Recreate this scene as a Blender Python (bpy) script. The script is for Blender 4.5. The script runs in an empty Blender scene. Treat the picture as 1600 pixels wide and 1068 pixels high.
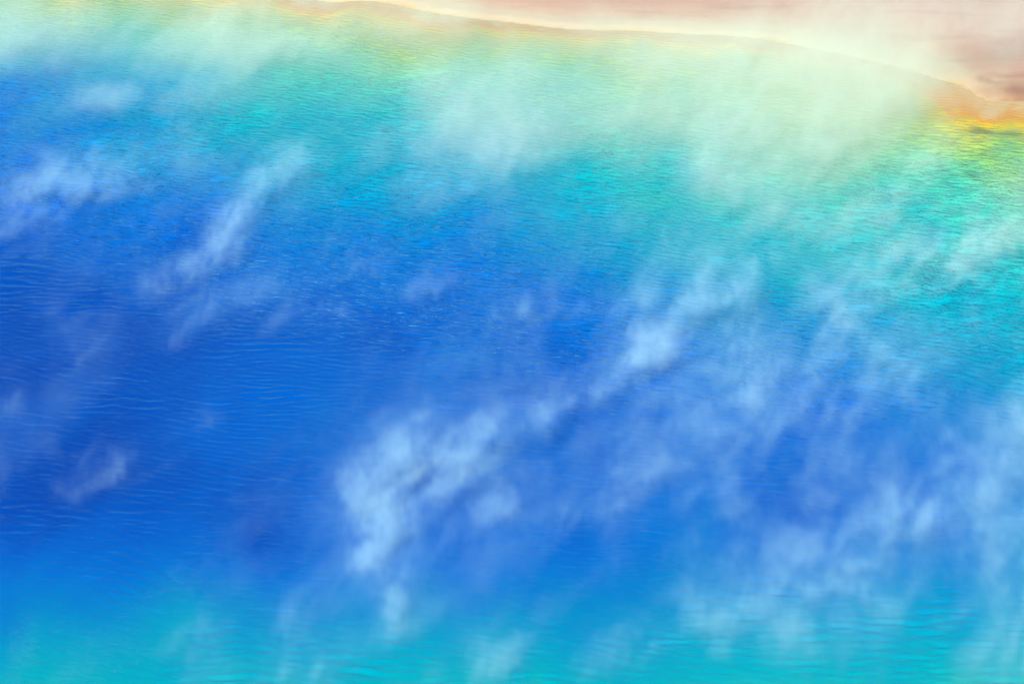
import bpy, math
import numpy as np
from math import radians as R

# ------------------------------------------------------------------ camera, sky, sun, exposure
scene = bpy.context.scene
COL = scene.collection
CAM_H, PITCH, HALF = 54.7, R(20.0), math.tan(R(8.0))
cam_d = bpy.data.cameras.new('camera')
cam_d.sensor_width = 36.0
cam_d.lens = 18.0 / HALF
cam_d.clip_start, cam_d.clip_end = 1.0, 20000.0
cam = bpy.data.objects.new('camera', cam_d)
cam.location = (0, 0, CAM_H)
cam.rotation_euler = (R(90) - PITCH, 0, 0)
COL.objects.link(cam)
scene.camera = cam

SUN_EL, SUN_AZ = R(34.0), R(190.0)            # azimuth clockwise from +Y
world = bpy.data.worlds.new('World'); scene.world = world
world.use_nodes = True
wn = world.node_tree
sky = wn.nodes.new('ShaderNodeTexSky'); sky.sky_type = 'NISHITA'; sky.sun_disc = False
sky.sun_elevation = SUN_EL; sky.sun_rotation = SUN_AZ
sky.altitude = 2200; sky.air_density = 1.0; sky.dust_density = 0.0; sky.ozone_density = 3.0
bg = wn.nodes['Background']; bg.inputs['Strength'].default_value = 0.11
wn.links.new(sky.outputs[0], bg.inputs['Color'])

sun_d = bpy.data.lights.new('sun', 'SUN'); sun_d.energy = 5.0; sun_d.angle = R(0.53); sun_d.color = (1.0, 0.985, 0.95)
sun = bpy.data.objects.new('sun', sun_d); COL.objects.link(sun)
sun.rotation_euler = (R(90) - SUN_EL, 0, -SUN_AZ + math.pi)
sun.location = (-60, -80, 120)

vs = scene.view_settings
vs.view_transform = 'Standard'; vs.look = 'None'; vs.exposure = 0.08; vs.gamma = 1.0
vs.use_curve_mapping = False
scene.cycles.use_denoising = True
scene.cycles.volume_bounces = 4
scene.cycles.use_adaptive_sampling = True
scene.cycles.adaptive_threshold = 0.025
scene.cycles.adaptive_min_samples = 12
scene.cycles.max_bounces = 6
scene.cycles.diffuse_bounces = 1
scene.cycles.glossy_bounces = 1
scene.cycles.transparent_max_bounces = 8
scene.cycles.volume_step_rate = 6.0
scene.cycles.volume_max_steps = 128

# ------------------------------------------------------------------ helpers
def at(px, py, z=0.0):
    """point at height z seen at (px, py) of a 1600 x 1068 frame; arrays allowed"""
    u = (np.asarray(px, float) - 800) / 800 * HALF
    v = (534 - np.asarray(py, float)) / 800 * HALF
    dx, dy = u, math.cos(PITCH) + v * math.sin(PITCH)
    dz = -math.sin(PITCH) + v * math.cos(PITCH)
    t = (z - CAM_H) / dz
    return np.stack([dx * t, dy * t, np.zeros_like(t) + z], -1)

def lattice(ix, iy, iz, seed):
    h = (ix.astype(np.uint32) * np.uint32(374761393) + iy.astype(np.uint32) * np.uint32(668265263)
         + iz.astype(np.uint32) * np.uint32(2147483647) + np.uint32(seed * 974711 + 12345))
    h ^= h >> np.uint32(13); h *= np.uint32(1274126177); h ^= h >> np.uint32(16)
    h *= np.uint32(2246822519); h ^= h >> np.uint32(15)
    return (h & np.uint32(0xFFFFFF)).astype(np.float32) / np.float32(0xFFFFFF)

def vnoise(x, y, z, seed):
    x0, y0, z0 = np.floor(x), np.floor(y), np.floor(z)
    f = [(q - q0).astype(np.float32) for q, q0 in ((x, x0), (y, y0), (z, z0))]
    f = [q * q * q * (q * (q * 6 - 15) + 10) for q in f]
    i = [q.astype(np.int64) for q in (x0, y0, z0)]
    out = 0
    for a in (0, 1):
        for b in (0, 1):
            for c in (0, 1):
                w = (f[0] if a else 1 - f[0]) * (f[1] if b else 1 - f[1]) * (f[2] if c else 1 - f[2])
                out = out + w * lattice(i[0] + a, i[1] + b, i[2] + c, seed)
    return out

def fbm(x, y, z, seed, octaves=4, gain=0.55):
    s, a, t = 0, 1.0, 0
    for k in range(octaves):
        m = 2.03 ** k
        s = s + a * vnoise(x * m + 17.1 * k, y * m - 9.3 * k, z * m + 5.7 * k, seed + k)
        t += a; a *= gain
    return s / t

def smooth(e0, e1, x):
    t = np.clip((x - e0) / (e1 - e0), 0, 1)
    return t * t * (3 - 2 * t)

def srgb(r, g, b):
    return tuple(((c / 255) / 12.92 if c <= 10 else (((c / 255) + 0.055) / 1.055) ** 2.4) for c in (r, g, b)) + (1.0,)

def grid_mesh(name, xs, ys, Z, attrs):
    nx, ny = len(xs), len(ys)
    X, Y = np.meshgrid(xs, ys)
    co = np.stack([X, Y, Z], -1).reshape(-1, 3).astype(np.float32)
    i = np.arange(nx * ny, dtype=np.int32).reshape(ny, nx)
    q = np.stack([i[:-1, :-1], i[:-1, 1:], i[1:, 1:], i[1:, :-1]], -1).reshape(-1)
    me = bpy.data.meshes.new(name)
    me.vertices.add(nx * ny); me.vertices.foreach_set('co', co.ravel())
    nf = len(q) // 4
    me.loops.add(len(q)); me.loops.foreach_set('vertex_index', q)
    me.polygons.add(nf); me.polygons.foreach_set('loop_start', np.arange(0, nf * 4, 4, dtype=np.int32))
    me.update(calc_edges=True)
    me.polygons.foreach_set('use_smooth', np.ones(nf, bool))
    for k, v in attrs.items():
        me.attributes.new(k, 'FLOAT', 'POINT').data.foreach_set('value', v.astype(np.float32).ravel())
    return me

def new_mat(name):
    m = bpy.data.materials.new(name); m.use_nodes = True
    t = m.node_tree
    for n in list(t.nodes): t.nodes.remove(n)
    return m, t, (lambda kind, **kw: setn(t.nodes.new(kind), kw)), t.links.new

def setn(n, kw):
    for k, v in kw.items():
        if k.startswith('i_'):
            n.inputs[k[2:].replace('_', ' ')].default_value = v
        else:
            setattr(n, k, v)
    return n

def ramp(node, stops, mode='LINEAR'):
    cr = node.color_ramp; cr.interpolation = mode
    while len(cr.elements) > 1: cr.elements.remove(cr.elements[-1])
    for k, (p, c) in enumerate(stops):
        e = cr.elements[0] if k == 0 else cr.elements.new(p)
        e.position = p; e.color = c
    return node

# ------------------------------------------------------------------ the basin: 0 = deepest, 1 = shoreline, > 1 = land
BASIN = [
 (0,0,.80),(100,5,.85),(250,5,.87),(400,0,.95),(520,4,1),(640,12,1),(750,30,1),(900,46,1),(1050,52,1),(1200,62,1),
 (1330,88,1),(1430,112,1),(1500,140,.985),(1535,168,.985),(1570,158,1.0),(1600,154,1.01),(1560,190,.945),(1600,180,.96),(1500,190,.915),
 (1560,212,.83),(1600,216,.84),(1540,235,.78),(1580,275,.75),(1450,205,.83),(1400,185,.83),(1300,205,.78),(1250,215,.74),(1300,240,.69),
 (1450,265,.63),(1400,300,.57),(1560,315,.64),(1200,290,.58),(1300,350,.54),(1500,370,.56),(1600,400,.56),(1250,400,.50),
 (1400,430,.50),(1600,470,.47),(1500,500,.43),(1250,500,.33),(1600,560,.42),(1400,580,.33),(1550,650,.29),(1400,680,.2),
 (1150,600,.22),(1300,640,.16),(1450,740,.15),(1600,760,.27),(1250,800,.14),(1500,850,.25),(1600,900,.34),(1400,950,.41),
 (1500,1000,.45),(1600,1060,.54),(1300,1060,.52),(1100,1060,.51),(1100,970,.38),(1000,900,.23),(900,850,.14),(800,920,.25),
 (800,980,.38),(800,1060,.5),(600,1060,.49),(600,960,.36),(500,1000,.42),(450,920,.26),(300,1060,.47),(300,960,.40),
 (200,1000,.40),(100,1060,.47),(30,1050,.48),(0,980,.33),(0,900,.21),(200,880,.13),(400,850,.06),(0,820,.02),(200,760,.05),
 (0,720,.02),(100,620,.03),(0,560,0),(250,560,.03),(0,480,0),(100,430,.05),(0,420,.02),(200,380,.12),(300,330,.17),(400,400,.16),
 (450,330,.32),(200,220,.35),(60,170,.29),(0,150,.21),(0,92,.48),(100,92,.42),(60,110,.34),(170,95,.5),(250,80,.58),(0,60,.68),
 (220,112,.45),(300,130,.46),(400,180,.49),(300,250,.36),(500,250,.46),(520,130,.57),(450,110,.60),(600,110,.70),(650,90,.78),
 (700,60,.86),(750,50,.91),(620,50,.85),(550,40,.83),(560,90,.68),(660,140,.60),(560,170,.54),(640,240,.46),(600,330,.35),
 (700,330,.34),(560,400,.22),(600,500,.1),(500,500,.1),(500,600,.1),(700,560,.14),(800,520,.12),(900,560,.12),(850,450,.2),
 (950,400,.35),(1000,350,.48),(880,330,.42),(1050,310,.53),(900,230,.53),(950,200,.6),(800,200,.5),(1070,240,.56),(1150,320,.55),
 (1000,470,.28),(1100,420,.45),(900,100,.78),(1000,80,.84),(1000,130,.76),(1150,140,.78),(1150,95,.84),(1300,140,.84),(1250,170,.80),
 (850,75,.83),(760,90,.78),(850,60,.91),(700,700,.14),(1000,700,.17),(600,720,.13),(450,700,.11),(300,680,.09),(1100,750,.16),(700,850,.12),
 # land in view
 (800,10,1.10),(900,15,1.14),(1000,15,1.16),(1150,20,1.16),(1300,20,1.2),(1450,50,1.2),(1560,60,1.25),(1600,20,1.3),(1570,120,1.10),(1600,125,1.12),
 (700,2,1.08),(600,-12,1.05),(450,-25,1.03),(300,-25,.98),
]
P = np.array(BASIN, float)
B = at(P[:, 0], P[:, 1])[:, :2]; V = P[:, 2]
RING = [(-30,214,.86),(-40,200,.80),(-50,185,.80),(-58,165,.86),(-62,145,.92),(-56,125,.9),(-45,110,.86),(-30,103,.82),(-10,101,.84),(10,101,.83),
        (30,104,.84),(42,118,.8),(46,135,.84),(46,155,.88),(45,170,.92),(44,181,1.0),(-22,226,1.02),(-45,222,1.03),(-62,205,1.03),(-72,180,1.05),(-76,150,1.06),
        (-70,118,1.05),(-52,98,1.04),(-28,92,1.03),(0,90,1.03),(28,92,1.04),(48,102,1.04),(58,125,1.05),(58,150,1.06),(55,172,1.08),(0,240,1.35),(40,240,1.4),
        (-40,250,1.3),(-90,215,1.3),(-105,150,1.35),(-80,80,1.3),(0,65,1.3),(70,80,1.3),(90,140,1.35),(80,195,1.4),(60,215,1.35)]
RG = np.array(RING, float)
B = np.concatenate([B, RG[:, :2]]); V = np.concatenate([V, RG[:, 2]])
YS, CC = 0.40, 0.45
def rbf_d(a, b):
    return np.sqrt((a[:, None, 0] - b[None, :, 0]) ** 2 + (YS * (a[:, None, 1] - b[None, :, 1])) ** 2 + CC * CC)
W_RBF = np.linalg.solve(np.block([[rbf_d(B, B) - 0.02 * np.eye(len(B)), np.ones((len(B), 1))], [np.ones((1, len(B))), np.zeros((1, 1))]]), np.append(V, 0))
def basin(X, Y):
    """0 deepest .. 1 shore .. >1 land, levelling off far away"""
    q = np.stack([X.ravel(), Y.ravel()], -1)
    out = np.empty(len(q))
    for k in range(0, len(q), 20000):
        out[k:k + 20000] = rbf_d(q[k:k + 20000], B) @ W_RBF[:-1] + W_RBF[-1]
    r = np.sqrt((q[:, 0] / 95) ** 2 + ((q[:, 1] - 155) / 95) ** 2)
    out = np.where(r > 1, out + (1.4 - out) * np.clip((r - 1) * 2, 0, 1), out)
    return np.clip(out, -0.05, 1.6).reshape(X.shape)

def axis(lo, hi, step, far, growth=1.22):
    core = np.arange(lo, hi + step, step)
    out, d, a = [], step, core[-1]
    while a < far: d *= growth; a += d; out.append(a)
    up = np.array(out); out, d, a = [], step, core[0]
    while a > -far: d *= growth; a -= d; out.append(a)
    return np.concatenate([np.array(out)[::-1], core, up])

# run-off channels, the rim's shadow painted on the crust, and the dark lip of a drowned ledge: (points in the photo, half width in m)
RUST_RIM_SHADE = [([(1490,183),(1530,170),(1570,160),(1640,152)],.22,.7), ([(1530,126),(1560,135),(1600,147),(1680,165)],.28,.45), ([(1585,146),(1640,155),(1700,168)],.9,.75), ([(1500,152),(1560,146),(1640,143)],.5,.35)]
LEDGE = [([(1470,199),(1510,203),(1560,209),(1610,211),(1680,216)],.2,.6), ([(1300,210),(1350,204),(1380,214)],.5,.35), ([(1480,262),(1510,270),(1540,285)],.4,.35)]
def near_lines(lines, X, Y):
    out = np.zeros_like(X)
    for pts, w, g in lines:
        q = at(*np.array(pts, float).T)[:, :2]
        for p, r in zip(q[:-1], q[1:]):
            bx_, by_ = (r - p) * [1, .4]
            gx_, gy_ = X - p[0], (Y - p[1]) * .4
            tt = np.clip((gx_ * bx_ + gy_ * by_) / (bx_ * bx_ + by_ * by_), 0, 1)
            d = (np.hypot(gx_ - bx_ * tt, gy_ - by_ * tt) + 0.35 * (fbm(X * 0.7, Y * 0.3, X * 0, 97, 3) - 0.5)) / w
            out = np.maximum(out, g * np.exp(-d * d))
    return out * smooth(0.25, 0.6, fbm(X * 0.9, Y * 0.35, X * 0, 91, 3))

# ------------------------------------------------------------------ ground
def ground_height(S, X, Y):
    n = fbm(X * 0.35, Y * 0.22, X * 0, 3, 4)
    lip = 0.16 * smooth(0.995, 1.025, S) - 0.05 * smooth(1.04, 1.10, S)
    terr = 0.07 * (np.floor((S + 0.05 * n) / 0.045) - 22) * smooth(1.06, 1.12, S)
    depth = np.where(S < 1, -9.0 * np.clip(1 - S, 0, 1) ** 1.6 - 0.02, 0)
    return depth + lip + np.clip(terr, 0, 0.6) * 0.5 + 0.06 * (n - 0.5) * smooth(0.97, 1.05, S)

gx = axis(-70, 70, 0.4, 9000); gy = axis(85, 235, 0.4, 9000)
GX, GY = np.meshgrid(gx, gy)
GS = basin(GX, GY)
GZ = ground_height(GS, GX, GY)
GZ = GZ + np.clip((np.hypot(GX, GY - 155) - 400) / 6000, 0, 1) * 60 * fbm(GX / 700, GY / 700, GX * 0, 9, 3)
ground_me = grid_mesh('ground', gx, gy, GZ, {'basin': GS, 'rust': near_lines(RUST_RIM_SHADE, GX, GY)})

m, t, N, L = new_mat('sinter_and_mats')
out = N('ShaderNodeOutputMaterial'); bs = N('ShaderNodeBsdfPrincipled')
bs.inputs['Roughness'].default_value = 0.75; bs.inputs['Specular IOR Level'].default_value = 0.3
geo = N('ShaderNodeNewGeometry'); at_ = N('ShaderNodeAttribute', attribute_name='basin')
mp = N('ShaderNodeMapping'); mp.inputs['Scale'].default_value = (1, 0.45, 1); mp.inputs['Rotation'].default_value = (0, 0, R(-25))
L(geo.outputs['Position'], mp.inputs['Vector'])
nz = N('ShaderNodeTexNoise', i_Scale=0.35, i_Detail=6.0, i_Roughness=0.6, i_Distortion=0.8); L(mp.outputs[0], nz.inputs['Vector'])
sub = N('ShaderNodeMath', operation='SUBTRACT'); sub.inputs[1].default_value = 0.5; L(nz.outputs['Fac'], sub.inputs[0])
mad = N('ShaderNodeMath', operation='MULTIPLY_ADD'); mad.inputs[1].default_value = 0.05; L(sub.outputs[0], mad.inputs[0]); L(at_.outputs['Fac'], mad.inputs[2])
mr = N('ShaderNodeMapRange'); mr.inputs['From Min'].default_value = 0.8; mr.inputs['From Max'].default_value = 1.4; L(mad.outputs[0], mr.inputs['Value'])
rp = ramp(N('ShaderNodeValToRGB'), [
    (0.00, srgb(176, 190, 70)), (0.12, srgb(205, 178, 40)), (0.22, srgb(228, 165, 30)), (0.295, srgb(242, 180, 84)), (0.325, srgb(240, 194, 120)),
    (0.345, srgb(236, 205, 160)), (0.42, srgb(240, 208, 168)), (0.50, srgb(226, 172, 140)), (0.60, srgb(220, 156, 130)), (0.75, srgb(212, 150, 136)), (1.0, srgb(186, 150, 132))])
L(mr.outputs[0], rp.inputs['Fac'])
# dark rust-brown runoff streaks on the land
mp2 = N('ShaderNodeMapping'); mp2.inputs['Scale'].default_value = (0.10, 0.5, 1); mp2.inputs['Rotation'].default_value = (0, 0, R(38))
L(geo.outputs['Position'], mp2.inputs['Vector'])
st = N('ShaderNodeTexNoise', i_Scale=1.0, i_Detail=5.0, i_Roughness=0.55, i_Distortion=0.6); L(mp2.outputs[0], st.inputs['Vector'])
sr = N('ShaderNodeMapRange', interpolation_type='SMOOTHSTEP'); sr.inputs['From Min'].default_value = 0.54; sr.inputs['From Max'].default_value = 0.72
sr.inputs['To Max'].default_value = 0.4; L(st.outputs['Fac'], sr.inputs['Value'])
lm = N('ShaderNodeMapRange', interpolation_type='SMOOTHSTEP'); lm.inputs['From Min'].default_value = 1.04; lm.inputs['From Max'].default_value = 1.10; L(at_.outputs['Fac'], lm.inputs['Value'])
mm = N('ShaderNodeMath', operation='MULTIPLY'); L(sr.outputs[0], mm.inputs[0]); L(lm.outputs[0], mm.inputs[1])
mx = N('ShaderNodeMix', data_type='RGBA'); L(mm.outputs[0], mx.inputs['Factor']); L(rp.outputs['Color'], mx.inputs['A']); mx.inputs['B'].default_value = srgb(160, 84, 72)
rust_shade = N('ShaderNodeAttribute', attribute_name='rust')  # rust streaks, with the rim's painted shadow among them
mx2 = N('ShaderNodeMix', data_type='RGBA'); L(rust_shade.outputs['Fac'], mx2.inputs['Factor']); L(mx.outputs['Result'], mx2.inputs['A']); mx2.inputs['B'].default_value = srgb(140, 50, 40)
# pine-dark land a few hundred metres off
vd = N('ShaderNodeVectorMath', operation='DISTANCE'); vd.inputs[1].default_value = (0, 155, 0); L(geo.outputs['Position'], vd.inputs[0])
fd = N('ShaderNodeMapRange', interpolation_type='SMOOTHSTEP'); fd.inputs['From Min'].default_value = 130; fd.inputs['From Max'].default_value = 220; L(vd.outputs['Value'], fd.inputs['Value'])
mx3 = N('ShaderNodeMix', data_type='RGBA'); L(fd.outputs[0], mx3.inputs['Factor']); L(mx2.outputs['Result'], mx3.inputs['A']); mx3.inputs['B'].default_value = (0.05, 0.075, 0.05, 1)
L(mx3.outputs['Result'], bs.inputs['Base Color'])
bn = N('ShaderNodeTexNoise', i_Scale=3.0, i_Detail=6.0, i_Roughness=0.65); L(geo.outputs['Position'], bn.inputs['Vector'])
bp = N('ShaderNodeBump', i_Strength=0.5, i_Distance=0.08); L(bn.outputs['Fac'], bp.inputs['Height']); L(bp.outputs[0], bs.inputs['Normal'])
L(bs.outputs[0], out.inputs['Surface'])
ground_me.materials.append(m)
ground = bpy.data.objects.new('ground', ground_me); COL.objects.link(ground)
ground['kind'] = 'structure'; ground['label'] = 'cream and salmon mineral crust with rust streaks around the hot spring'

# ------------------------------------------------------------------ water
def water_height(X, Y):
    """wind ripples, stronger on the far side, nearly calm water close by"""
    rng = np.random.default_rng(5)
    n = fbm(X * 0.10, Y * 0.045, X * 0, 21, 4)
    n2 = fbm(X * 0.05 + Y * 0.02, Y * 0.03 - X * 0.02, X * 0, 33, 3)
    rough = 0.22 + 0.78 * smooth(140, 160, Y + 26 * (n2 - 0.5) + 0.6 * X)
    patch = 0.55 + 0.9 * smooth(0.33, 0.68, n)
    wx = X + 0.8 * (fbm(X * 0.20, Y * 0.12, X * 0, 51, 3) - 0.5) * 2
    wy = Y + 1.5 * (fbm(X * 0.16, Y * 0.10, X * 0, 61, 3) - 0.5) * 2
    Z = np.zeros_like(X)
    for g in range(4):                                 # wave groups that come and go, so that no crest runs on for long
        e = 0.25 + 0.75 * smooth(0.32, 0.66, fbm(X * 0.38, Y * 0.26, X * 0 + 7 * g, 81 + g, 3))
        zg = np.zeros_like(X)
        for k in range(12):
            lam = 0.28 * (2.4 ** rng.random())
            th = R(-122) + rng.normal(0, 0.24)         # towards the camera, a little to the left
            q = 2 * math.pi / lam
            zg += 0.0180 * lam ** 1.1 * np.sin(q * (math.cos(th) * wx + math.sin(th) * wy) + rng.random() * 6.283)
        Z += zg * e
    Z = Z * rough * patch * (1.0 - 0.45 * smooth(165, 200, Y))
    calm = np.zeros_like(X)
    for k in range(14):                                # long low streaks on the calm side
        lam = 0.5 * (2.4 ** rng.random())
        th = R(-90) + rng.normal(0, 0.16)
        q = 2 * math.pi / lam
        calm += 0.0052 * np.sin(q * (math.cos(th) * wx + math.sin(th) * wy) + rng.random() * 6.283)
    global ROUGH
    ROUGH = rough
    return Z + calm * (1 - rough) * smooth(0.40, 0.66, fbm(X * 0.10, Y * 0.16, X * 0, 71, 3)) * 1.3

wx_ = np.concatenate([np.arange(-82, -34, 0.8), np.arange(-34, 34, 0.18), np.arange(34, 64, 0.8)])
wy_ = np.concatenate([np.arange(88, 112, 0.6), np.arange(112, 214, 0.09), np.arange(214, 232, 0.6)])
WX, WY = np.meshgrid(wx_, wy_)
# interpolate the basin from a coarser sampling
cx, cy = np.arange(-84, 66, 0.5), np.arange(86, 234, 0.5)
CS = basin(*np.meshgrid(cx, cy))
fi = np.clip((WY - cy[0]) / 0.5, 0, len(cy) - 1.001); fj = np.clip((WX - cx[0]) / 0.5, 0, len(cx) - 1.001)
i0, j0 = fi.astype(int), fj.astype(int); fi -= i0; fj -= j0
WS = (CS[i0, j0] * (1 - fi) * (1 - fj) + CS[i0 + 1, j0] * fi * (1 - fj) + CS[i0, j0 + 1] * (1 - fi) * fj + CS[i0 + 1, j0 + 1] * fi * fj)
WZ = water_height(WX, WY) * smooth(1.01, 0.90, WS)
WZ = np.where(WS > 1.035, -0.25, WZ)                   # the sheet dips under the crust at the shore
water_me = grid_mesh('water', wx_, wy_, WZ, {'basin': WS, 'rough': ROUGH * (0.3 + 0.7 * smooth(0.92, 0.72, WS)), 'ledge': near_lines(LEDGE, WX, WY)})

m, t, N, L = new_mat('hot_spring_water')
out = N('ShaderNodeOutputMaterial')
geo = N('ShaderNodeNewGeometry'); at_ = N('ShaderNodeAttribute', attribute_name='basin')
mp = N('ShaderNodeMapping'); mp.inputs['Scale'].default_value = (1, 0.4, 1); mp.inputs['Rotation'].default_value = (0, 0, R(-20)); L(geo.outputs['Position'], mp.inputs['Vector'])
nz = N('ShaderNodeTexNoise', i_Scale=0.16, i_Detail=7.0, i_Roughness=0.6, i_Distortion=1.0); L(mp.outputs[0], nz.inputs['Vector'])
sub = N('ShaderNodeMath', operation='SUBTRACT'); sub.inputs[1].default_value = 0.5; L(nz.outputs['Fac'], sub.inputs[0])
mad = N('ShaderNodeMath', operation='MULTIPLY_ADD'); mad.inputs[1].default_value = 0.24; L(sub.outputs[0], mad.inputs[0]); L(at_.outputs['Fac'], mad.inputs[2])
rp = ramp(N('ShaderNodeValToRGB'), [
    (0.00, srgb(0, 69, 168)), (0.10, srgb(0, 93, 189)), (0.20, srgb(0, 112, 197)), (0.30, srgb(0, 131, 193)), (0.40, srgb(0, 155, 189)),
    (0.50, srgb(0, 172, 182)), (0.60, srgb(44, 190, 168)), (0.70, srgb(96, 198, 148)), (0.78, srgb(138, 194, 104)), (0.86, srgb(184, 192, 84)),
    (0.92, srgb(228, 192, 44)), (0.95, srgb(240, 166, 36)), (0.975, srgb(240, 182, 84)), (1.0, srgb(242, 200, 130))])
L(mad.outputs[0], rp.inputs['Fac'])
le = N('ShaderNodeAttribute', attribute_name='ledge')
mxl = N('ShaderNodeMix', data_type='RGBA'); L(le.outputs['Fac'], mxl.inputs['Factor']); L(rp.outputs['Color'], mxl.inputs['A']); mxl.inputs['B'].default_value = srgb(86, 92, 40)
df = N('ShaderNodeBsdfDiffuse'); L(mxl.outputs['Result'], df.inputs['Color'])
tr = N('ShaderNodeBsdfTransparent')
op = N('ShaderNodeMapRange', interpolation_type='SMOOTHSTEP'); op.inputs['From Min'].default_value = 0.99; op.inputs['From Max'].default_value = 0.90
op.inputs['To Min'].default_value = 0.88; L(at_.outputs['Fac'], op.inputs['Value'])
m1 = N('ShaderNodeMixShader'); L(op.outputs[0], m1.inputs['Fac']); L(tr.outputs[0], m1.inputs[1]); L(df.outputs[0], m1.inputs[2])
gl = N('ShaderNodeBsdfGlossy'); gl.inputs['Roughness'].default_value = 0.08; gl.inputs['Color'].default_value = (0.35, 0.80, 1.0, 1)   # polarised-looking, blue-green sheen
mp3 = N('ShaderNodeMapping'); mp3.vector_type = 'TEXTURE'; mp3.inputs['Scale'].default_value = (1.8, 1.0, 1); mp3.inputs['Rotation'].default_value = (0, 0, R(-31)); L(geo.outputs['Position'], mp3.inputs['Vector'])
rn = N('ShaderNodeTexNoise', i_Scale=2.8, i_Detail=3.0, i_Roughness=0.6, i_Distortion=0.3); L(mp3.outputs[0], rn.inputs['Vector'])
bp = N('ShaderNodeBump', i_Strength=1.0, i_Distance=0.20); L(rn.outputs['Fac'], bp.inputs['Height'])
ra = N('ShaderNodeAttribute', attribute_name='rough'); L(ra.outputs['Fac'], bp.inputs['Strength'])
L(bp.outputs[0], gl.inputs['Normal']); L(bp.outputs[0], df.inputs['Normal'])
fr = N('ShaderNodeFresnel'); fr.inputs['IOR'].default_value = 1.25; L(bp.outputs[0], fr.inputs['Normal'])
m2 = N('ShaderNodeMixShader'); L(fr.outputs[0], m2.inputs['Fac']); L(m1.outputs[0], m2.inputs[1]); L(gl.outputs[0], m2.inputs[2])
L(m2.outputs[0], out.inputs['Surface'])
water_me.materials.append(m)
water = bpy.data.objects.new('water', water_me); COL.objects.link(water)
water['kind'] = 'structure'; water['label'] = 'rippled hot spring water grading from deep blue through turquoise to yellow shallows'

# ------------------------------------------------------------------ steam
sm, t, N, L = new_mat('steam')
out = N('ShaderNodeOutputMaterial'); pv = N('ShaderNodeVolumePrincipled')
gp = N('ShaderNodeNewGeometry'); sx = N('ShaderNodeSeparateXYZ'); L(gp.outputs['Position'], sx.inputs[0])
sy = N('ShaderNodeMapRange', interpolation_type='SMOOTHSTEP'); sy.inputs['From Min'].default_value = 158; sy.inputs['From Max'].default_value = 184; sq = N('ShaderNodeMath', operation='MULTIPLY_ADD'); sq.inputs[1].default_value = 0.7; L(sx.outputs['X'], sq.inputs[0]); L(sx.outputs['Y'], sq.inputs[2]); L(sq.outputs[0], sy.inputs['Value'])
sc = N('ShaderNodeMix', data_type='RGBA'); L(sy.outputs[0], sc.inputs['Factor']); sc.inputs['A'].default_value = (0.58, 0.93, 1.0, 1); sc.inputs['B'].default_value = (0.90, 0.97, 0.80, 1)  # pool light put into the steam colour: blue near, cream-green at far shore
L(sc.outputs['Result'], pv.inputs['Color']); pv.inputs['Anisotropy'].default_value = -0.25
pv.inputs['Density Attribute'].default_value = ''
da = N('ShaderNodeAttribute', attribute_name='density'); L(da.outputs['Fac'], pv.inputs['Density'])
L(pv.outputs[0], out.inputs['Volume'])

S_LO, S_HI, S_VOX = np.array([-37.0, 104.0, 0.45]), np.array([39.0, 226.0, 7.5]), np.array([0.24, 0.5, 0.24])
RES = np.ceil((S_HI - S_LO) / S_VOX).astype(int)
S_HI = S_LO + (RES - 1) * S_VOX
AX = [S_LO[k] + np.arange(RES[k]) * S_VOX[k] for k in range(3)]
STEAM_D = np.zeros(RES, np.float32)

def add_steam(lo, hi, density_fn):
    """adds one wisp to the steam's voxels"""
    sl = [slice(max(0, int((lo[k] - S_LO[k]) / S_VOX[k])), min(RES[k], int((hi[k] - S_LO[k]) / S_VOX[k]) + 2)) for k in range(3)]
    X, Y, Z = np.meshgrid(*[AX[k][sl[k]] for k in range(3)], indexing='ij')
    if X.size:
        STEAM_D[tuple(sl)] += density_fn(X.ravel(), Y.ravel(), Z.ravel()).astype(np.float32).reshape(X.shape)

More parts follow.
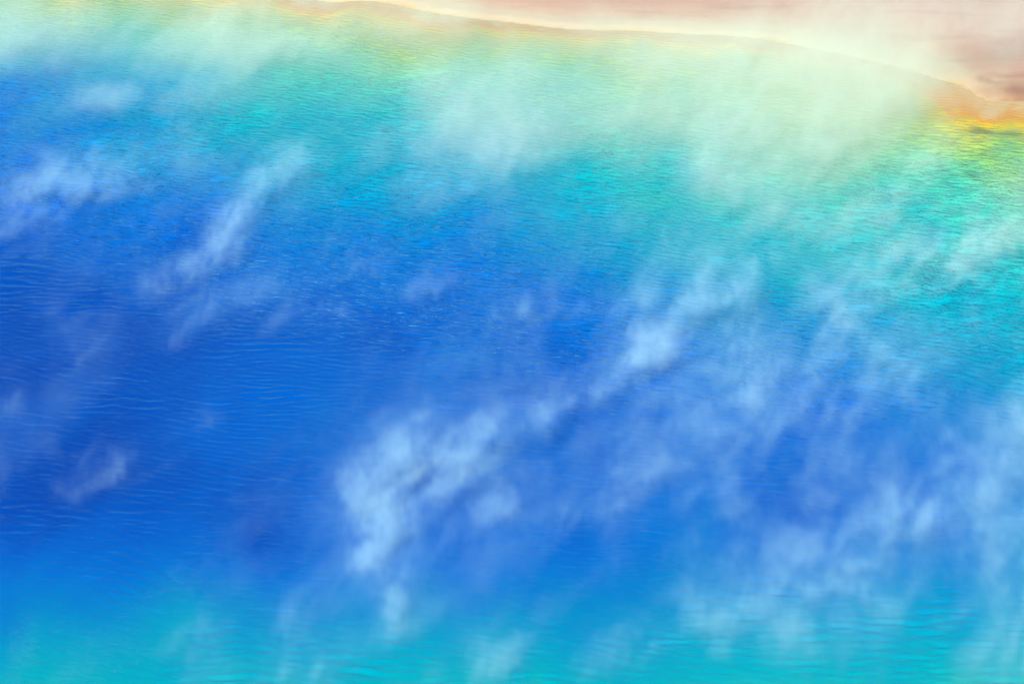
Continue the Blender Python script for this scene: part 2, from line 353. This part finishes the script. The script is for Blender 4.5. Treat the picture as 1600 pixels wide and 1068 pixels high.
def steam_volume(name, lo, hi, D):
    """a voxel body of steam: the density is worked out here and handed to a Volume Cube"""
    res = np.array(D.shape)
    D = np.maximum(D, 1e-4).ravel()                      # one simple closed body, no holes
    me = bpy.data.meshes.new(name)
    me.vertices.add(len(D))
    me.attributes.new('amount', 'FLOAT', 'POINT').data.foreach_set('value', D)
    ng = bpy.data.node_groups.new(name + '_nodes', 'GeometryNodeTree')
    ng.interface.new_socket('Geometry', in_out='INPUT', socket_type='NodeSocketGeometry')
    ng.interface.new_socket('Geometry', in_out='OUTPUT', socket_type='NodeSocketGeometry')
    n, l = ng.nodes.new, ng.links.new
    gi, go = n('NodeGroupInput'), n('NodeGroupOutput')
    vc = n('GeometryNodeVolumeCube')
    vc.inputs['Min'].default_value = lo; vc.inputs['Max'].default_value = hi
    for k, a in enumerate('XYZ'): vc.inputs['Resolution ' + a].default_value = int(res[k])
    pos = n('GeometryNodeInputPosition')
    sb = n('ShaderNodeVectorMath'); sb.operation = 'SUBTRACT'; sb.inputs[1].default_value = lo; l(pos.outputs[0], sb.inputs[0])
    dv = n('ShaderNodeVectorMath'); dv.operation = 'MULTIPLY'; dv.inputs[1].default_value = (res - 1) / (hi - lo); l(sb.outputs[0], dv.inputs[0])
    ad = n('ShaderNodeVectorMath'); ad.operation = 'ADD'; ad.inputs[1].default_value = (.5, .5, .5); l(dv.outputs[0], ad.inputs[0])
    fl = n('ShaderNodeVectorMath'); fl.operation = 'FLOOR'; l(ad.outputs[0], fl.inputs[0])
    dt = n('ShaderNodeVectorMath'); dt.operation = 'DOT_PRODUCT'; dt.inputs[1].default_value = (res[1] * res[2], res[2], 1); l(fl.outputs[0], dt.inputs[0])
    si = n('GeometryNodeSampleIndex'); si.data_type = 'FLOAT'; si.clamp = True
    na = n('GeometryNodeInputNamedAttribute'); na.data_type = 'FLOAT'; na.inputs['Name'].default_value = 'amount'
    src = bpy.data.objects.new(name + '_voxels', me)      # carries the voxel values; not part of the scene itself
    oi = n('GeometryNodeObjectInfo'); oi.inputs['Object'].default_value = src
    l(oi.outputs['Geometry'], si.inputs['Geometry']); l(na.outputs['Attribute'], si.inputs['Value']); l(dt.outputs['Value'], si.inputs['Index'])
    l(si.outputs[0], vc.inputs['Density'])
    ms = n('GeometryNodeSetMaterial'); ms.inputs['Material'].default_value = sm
    l(vc.outputs[0], ms.inputs['Geometry']); l(ms.outputs[0], go.inputs[0])
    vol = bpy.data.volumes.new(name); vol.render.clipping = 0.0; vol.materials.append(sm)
    o = bpy.data.objects.new(name, vol); COL.objects.link(o)
    md = o.modifiers.new('steam', 'NODES'); md.node_group = ng
    return o

WIND = np.array([0.32, 0.94, 0.10]); WIND /= np.linalg.norm(WIND)
SIDE = np.cross(WIND, (0, 0, 1)); SIDE /= np.linalg.norm(SIDE); UPP = np.cross(SIDE, WIND)
def windy(X, Y, Z, stretch):
    a = (X * WIND[0] + Y * WIND[1] + Z * WIND[2]) / stretch
    b = X * SIDE[0] + Y * SIDE[1] + Z * SIDE[2]
    c = X * UPP[0] + Y * UPP[1] + Z * UPP[2]
    return a, b, c

def strand_density(pts, seed, ys=0.9, fine=1.0, even=0.06):
    """steam around polylines of (x, y, z, radius, density) points"""
    def fn(X, Y, Z):
        a, b, c = windy(X, Y, Z, 2.5)
        w1 = fbm(a * 0.30 * fine, b * 0.30 * fine, c * 0.30 * fine, seed + 11, 3) - 0.5
        w2 = fbm(a * 0.30 * fine + 40, b * 0.30 * fine, c * 0.30 * fine, seed + 23, 3) - 0.5
        n = fbm(a * 0.85 * fine + 3.0 * w1, b * 0.85 * fine + 3.4 * w2, c * 0.85 * fine, seed, 5, 0.68)
        best = np.zeros_like(X); fall = np.zeros_like(X)
        for line in pts:
            line = np.array(line, float)
            if len(line) == 1: line = np.concatenate([line, line + [0.05, 0, 0, 0, 0]])
            for p, q in zip(line[:-1], line[1:]):
                S = np.array([1, ys, 1.0])
                A, Bv = p[:3] * S, (q[:3] - p[:3]) * S
                G = [X - A[0] , Y * ys - A[1], Z - A[2]]
                tt = np.clip((G[0] * Bv[0] + G[1] * Bv[1] + G[2] * Bv[2]) / max(Bv @ Bv, 1e-6), 0, 1)
                r = (p[3] + (q[3] - p[3]) * tt) * 1.6
                d = np.sqrt((G[0] - Bv[0] * tt + w1 * r * 2.0) ** 2 + (G[1] - Bv[1] * tt + w2 * r * 2.0) ** 2 + (G[2] - Bv[2] * tt) ** 2) / r
                f_ = np.maximum(np.exp(-1.5 * d * d) - 0.03, 0)
                fall = np.maximum(fall, f_); best = np.maximum(best, (p[4] + (q[4] - p[4]) * tt) * f_)
        k = smooth(0.44, 0.66, n + 0.16 * (fall - 0.55))       # ragged, torn edges
        return best * (even + (1.7 - 1.3 * even) * k)
    return fn

M_PX = 2 * HALF * math.hypot(150.3, CAM_H) / 1600     # metres per photo pixel near the middle
def wisp(strokes, seed, ys=0.9, fine=1.0, even=0.12, gain=1.0):
    """strokes: lists of (px, py, height above water in m, radius in px, density per m)"""
    pts = []
    for s in strokes:
        pts.append([(*at(px, py, z), r * M_PX * math.hypot(at(px, py, z)[1], CAM_H) / 160, d * gain) for px, py, z, r, d in s])
    A = np.array([p for l_ in pts for p in l_])
    m_ = A[:, 3].max() * 2.1
    lo = (A[:, :3] - A[:, 3:4] * np.array([2.0, 2.0 / ys, 2.0]) * 1.5).min(0); hi = (A[:, :3] + A[:, 3:4] * np.array([2.0, 2.0 / ys, 2.0]) * 1.5).max(0)
    lo[2] = 0.5
    add_steam(lo, hi, strand_density(pts, seed, ys, fine, even))


STEAM = 0.25
WISPS = [
 ('broad pale steam wisp lying across the blue water at the left edge, upper part', [[(-30,330,.6,42,.30),(60,300,.9,46,.36),(160,285,1.2,40,.34),(250,270,1.6,30,.28),(330,245,2,22,.18)], [(-10,365,.5,26,.2),(60,335,.7,26,.2)]], 1),
 ('long thin steam wisp curving down from the turquoise water into dark blue', [[(460,235,3,26,.26),(400,290,2.4,28,.34),(355,335,2,32,.42),(345,380,1.6,26,.42),(290,425,1.0,22,.30),(225,455,.6,24,.30),(175,490,.4,18,.14)]], 2),
 ('small pale steam puff over blue water, right of the long curving wisp', [[(582,370,1.8,20,.20),(565,405,1.2,27,.20),(525,430,.8,28,.16)]], 3),
 ('large white steam plume over deep blue water, brightest one below the centre', [[(880,600,4,24,.22),(840,655,3.6,30,.32),(780,670,3.2,32,.42),(720,700,2.8,44,.42),(650,735,2.2,56,.54),(580,790,1.6,50,.56),(575,850,1.2,44,.56),(605,900,.9,42,.56),(600,965,.5,34,.46)],[(720,730,2,40,.3),(770,770,1.4,40,.26),(690,800,1,36,.16)]], 4),
 ('soft steam plume rising diagonally from blue into cyan water, right of centre', [[(1165,425,4,32,.42),(1120,460,3.4,48,.42),(1050,500,2.6,46,.48),(1035,545,2,40,.50),(975,585,1.3,30,.34),(900,620,.8,32,.28)]], 5),
 ('long diagonal steam plume over the near water, low on the right side', [[(1490,770,4,34,.28),(1420,815,3.2,42,.36),(1340,850,2.4,44,.38),(1270,895,1.6,44,.50),(1240,940,1.2,44,.46),(1255,1005,.7,36,.30)],[(1360,910,1.2,34,.34),(1350,960,.8,30,.3)]], 6),
 ('tall narrow steam plume standing against the right edge of the view', [[(1600,640,4.2,38,.30),(1570,720,3.2,38,.38),(1548,790,2.2,32,.40),(1550,850,1.4,28,.32),(1575,900,.8,20,.12)]], 7),
 ('roundish steam puff over blue water between the two diagonal plumes', [[(1190,585,1.8,26,.34),(1178,625,1.0,24,.34)]], 8),
 ('wide faint steam patch over blue-green water, right of the roundish puff', [[(1350,565,1.6,40,.26),(1420,570,1.8,44,.34),(1440,610,1.2,36,.30)]], 9),
 ('pale streak of steam over turquoise water near the right edge, under the bank', [[(1610,340,3.4,50,.34),(1500,395,2.4,48,.32),(1400,440,1.8,44,.28),(1330,480,1.2,44,.26)]], 10),
 ('pale steam spread over the cyan shallows at the bottom, right of centre', [[(1180,960,1.6,46,.32),(1080,985,1.2,50,.28),(980,1010,.8,44,.26),(930,1050,.5,32,.2)],[(1100,930,1.8,40,.2)]], 11),
 ('small faint steam wisp over the cyan water near the bottom left corner', [[(315,975,1.4,18,.34),(280,1005,.9,22,.32),(255,1030,.5,20,.18)],[(480,1030,.6,18,.3),(400,1055,.4,26,.2)]], 12),
 ('faint steam patch over dark blue water with small white flecks, left of centre', [[(410,460,1.4,40,.14),(340,490,1,44,.17),(280,520,.6,34,.10)],[(505,485,.9,28,.14)]], 13),
 ('small isolated steam puff over the darkest blue water at the left', [[(120,515,.9,30,.14),(100,545,.6,24,.12)]], 14),
 ('low streaks of steam over smooth dark blue water, left side below centre', [[(250,715,1,26,.18),(170,740,.7,36,.22),(90,765,.5,30,.16)],[(320,650,.8,20,.2)],[(5,628,.6,16,.3)],[(70,705,.5,20,.16)]], 15),
 ('thin steam veil over blue water, right of the brightest plume', [[(1110,690,2.6,30,.16),(1030,730,2,32,.2),(960,780,1.4,34,.16)],[(1110,790,1.2,40,.18)],[(880,800,.9,26,.12)]], 16),
 ('hazy steam patch over blue water under the bank, upper left', [[(330,140,1.8,36,.20),(240,150,1.4,40,.26),(170,160,1,36,.28)],[(300,190,.7,26,.14)]], 17),
 ('pale steam tongue hanging below the bank over turquoise-blue water, top centre', [[(800,215,2.6,60,.20),(740,265,1.8,60,.18),(680,305,1.1,50,.14)],[(640,230,1.4,50,.12)]], 18),
 ('thin steam shreds over the cyan shallows at the bottom, centre', [[(690,930,1.6,22,.2),(630,975,1.2,26,.26),(560,1015,.8,24,.22),(490,1050,.5,20,.2)],[(820,985,1.2,30,.24),(770,1030,.8,28,.26),(730,1060,.5,26,.2)],[(460,930,1,18,.16),(430,985,.6,18,.18)]], 20),
 ('faint broken steam flecks over blue water in the middle of the view', [[(735,425,1.2,20,.2),(690,450,.9,24,.22),(645,470,.6,22,.18)],[(780,490,.7,22,.22),(840,485,.7,24,.24),(920,490,.6,22,.16)]], 19),
]
for label, strokes, seed in WISPS:
    strokes = [[(a, b, 0.6 + 0.45 * c, d, e * STEAM) for a, b, c, d, e in s] for s in strokes]
    wisp(strokes, seed * 101)

wisp([
    [(560,130,1.2,50,.18),(660,140,1.2,60,.28),(760,155,1.4,70,.36),(870,155,1.8,80,.40),(980,160,2.2,90,.40),(1110,165,2.6,100,.38),(1220,160,2.8,95,.38),(1320,140,3,75,.40),(1400,125,2.8,55,.36)],
    [(1110,255,1.4,65,.36),(1200,290,1.2,60,.34),(1240,325,.9,45,.2)], [(990,255,1.1,42,.22)], [(860,230,1.0,40,.2)],
    [(940,62,1.8,36,.18),(1050,70,2.0,42,.28),(1150,75,2.2,45,.32),(1240,80,2.4,45,.40),(1330,98,2.6,42,.60),(1430,118,2.4,36,.90),(1490,135,2.2,22,.8)], [(830,100,1.6,50,.2)], [(1340,170,1.4,55,.3),(1430,190,1.2,40,.26)],
    ], 777, fine=0.4, even=0.8, gain=0.185, ys=0.55)
wisp([
    [(-40,50,1.6,60,.34),(120,50,1.6,52,.34),(260,58,1.6,48,.30),(400,62,1.8,50,.34),(520,60,1.6,46,.28),(620,50,1.4,50,.18),(700,40,1.4,50,.1)], [(380,115,1.2,44,.2)], [(300,5,2,50,.12),(500,10,2,50,.14)],
    ], 888, fine=0.5, even=0.5, gain=0.26, ys=0.55)
wisp([
    [(1200,60,2,45,.2),(1300,75,2.2,50,.24),(1380,85,2.5,60,.30),(1480,50,3,50,.18),(1610,20,3.5,45,.14)], [(1390,150,1.5,50,.16)], [(1450,250,1,36,.12),(1380,230,1,36,.1)],
    [(350,20,2,40,.2),(520,15,2,40,.2),(640,25,2,36,.2),(760,40,2,36,.16)], [(700,0,3,50,.12),(900,0,3,50,.14),(1100,0,3.5,55,.12),(1250,10,3.5,55,.14),(1400,30,3.5,65,.34),(1520,45,3.5,65,.40),(1620,60,3,50,.36)],
    ], 999, fine=0.4, even=0.7, gain=0.3, ys=0.55)

# the thin streaky veil between the wisps
def veil_density(X, Y, Z):
    a, b, c = windy(X, Y, Z, 3.4)
    w = fbm(a * .25, b * .25, c * .25, 301, 3) - .5
    n = fbm(a * .55 + 2.4 * w, b * .55 - 2.4 * w, c * .55, 311, 6, .70)
    big = fbm(X * .10 - .02 * Y, Y * .045, Z * 0, 321, 3)
    gain = 0.24 + 0.60 * smooth(-1, 13, X + 0.1 * (150 - Y))
    return 0.105 * smooth(.43, .78, n + .7 * (big - .5)) * gain * np.exp(-((Z - .45) / .9) ** 2) * smooth(214, 200, Y) * smooth(104, 112, Y)
add_steam((-36, 104, 0.5), (38, 214, 3.4), veil_density)
# clear air over the bright yellow corner of the far shore
c0 = at(1580, 176, 0.8)
STEAM_D *= 1 - 0.97 * np.exp(-(((AX[0][:, None, None] - c0[0]) / 4.0) ** 2 + ((AX[1][None, :, None] - c0[1]) / 9.0) ** 2 + (np.maximum(AX[2][None, None, :] - 1.0, 0) / 4.0) ** 2)).astype(np.float32)

# twice as fine across the wind, torn into fine streaks
for ax_ in (0, 2):
    A = np.moveaxis(STEAM_D, ax_, 0)
    F = np.empty((2 * A.shape[0] - 1,) + A.shape[1:], np.float32)
    F[::2] = A; F[1::2] = 0.5 * (A[:-1] + A[1:])
    STEAM_D = np.moveaxis(F, 0, ax_)
STEAM_D = np.ascontiguousarray(STEAM_D)
FX = [np.linspace(S_LO[k], S_HI[k], STEAM_D.shape[k], dtype=np.float32) for k in range(3)]
I = np.nonzero(STEAM_D > 0.004)
fx, fy, fz = (FX[k][I[k]] for k in range(3))
wa, wb, wc = windy(fx, fy, fz, 2.5)
tw = vnoise(wa * .45, wb * .45, wc * .45, 401) - .5; tv = vnoise(wa * .45 + 30, wb * .45, wc * .45, 402) - .5
fn_ = fbm(wa * 1.6 + 1.5 * tw, wb * 1.6 + 2.4 * tv, wc * 1.6 - 2.4 * tw, 411, 3, .75)
far_ = smooth(158, 184, fy)
STEAM_D[I] *= ((0.35 + 1.45 * smooth(.34, .68, fn_)) * (1 - far_) + far_ * (0.75 + 0.5 * smooth(.3, .7, fn_))).astype(np.float32)
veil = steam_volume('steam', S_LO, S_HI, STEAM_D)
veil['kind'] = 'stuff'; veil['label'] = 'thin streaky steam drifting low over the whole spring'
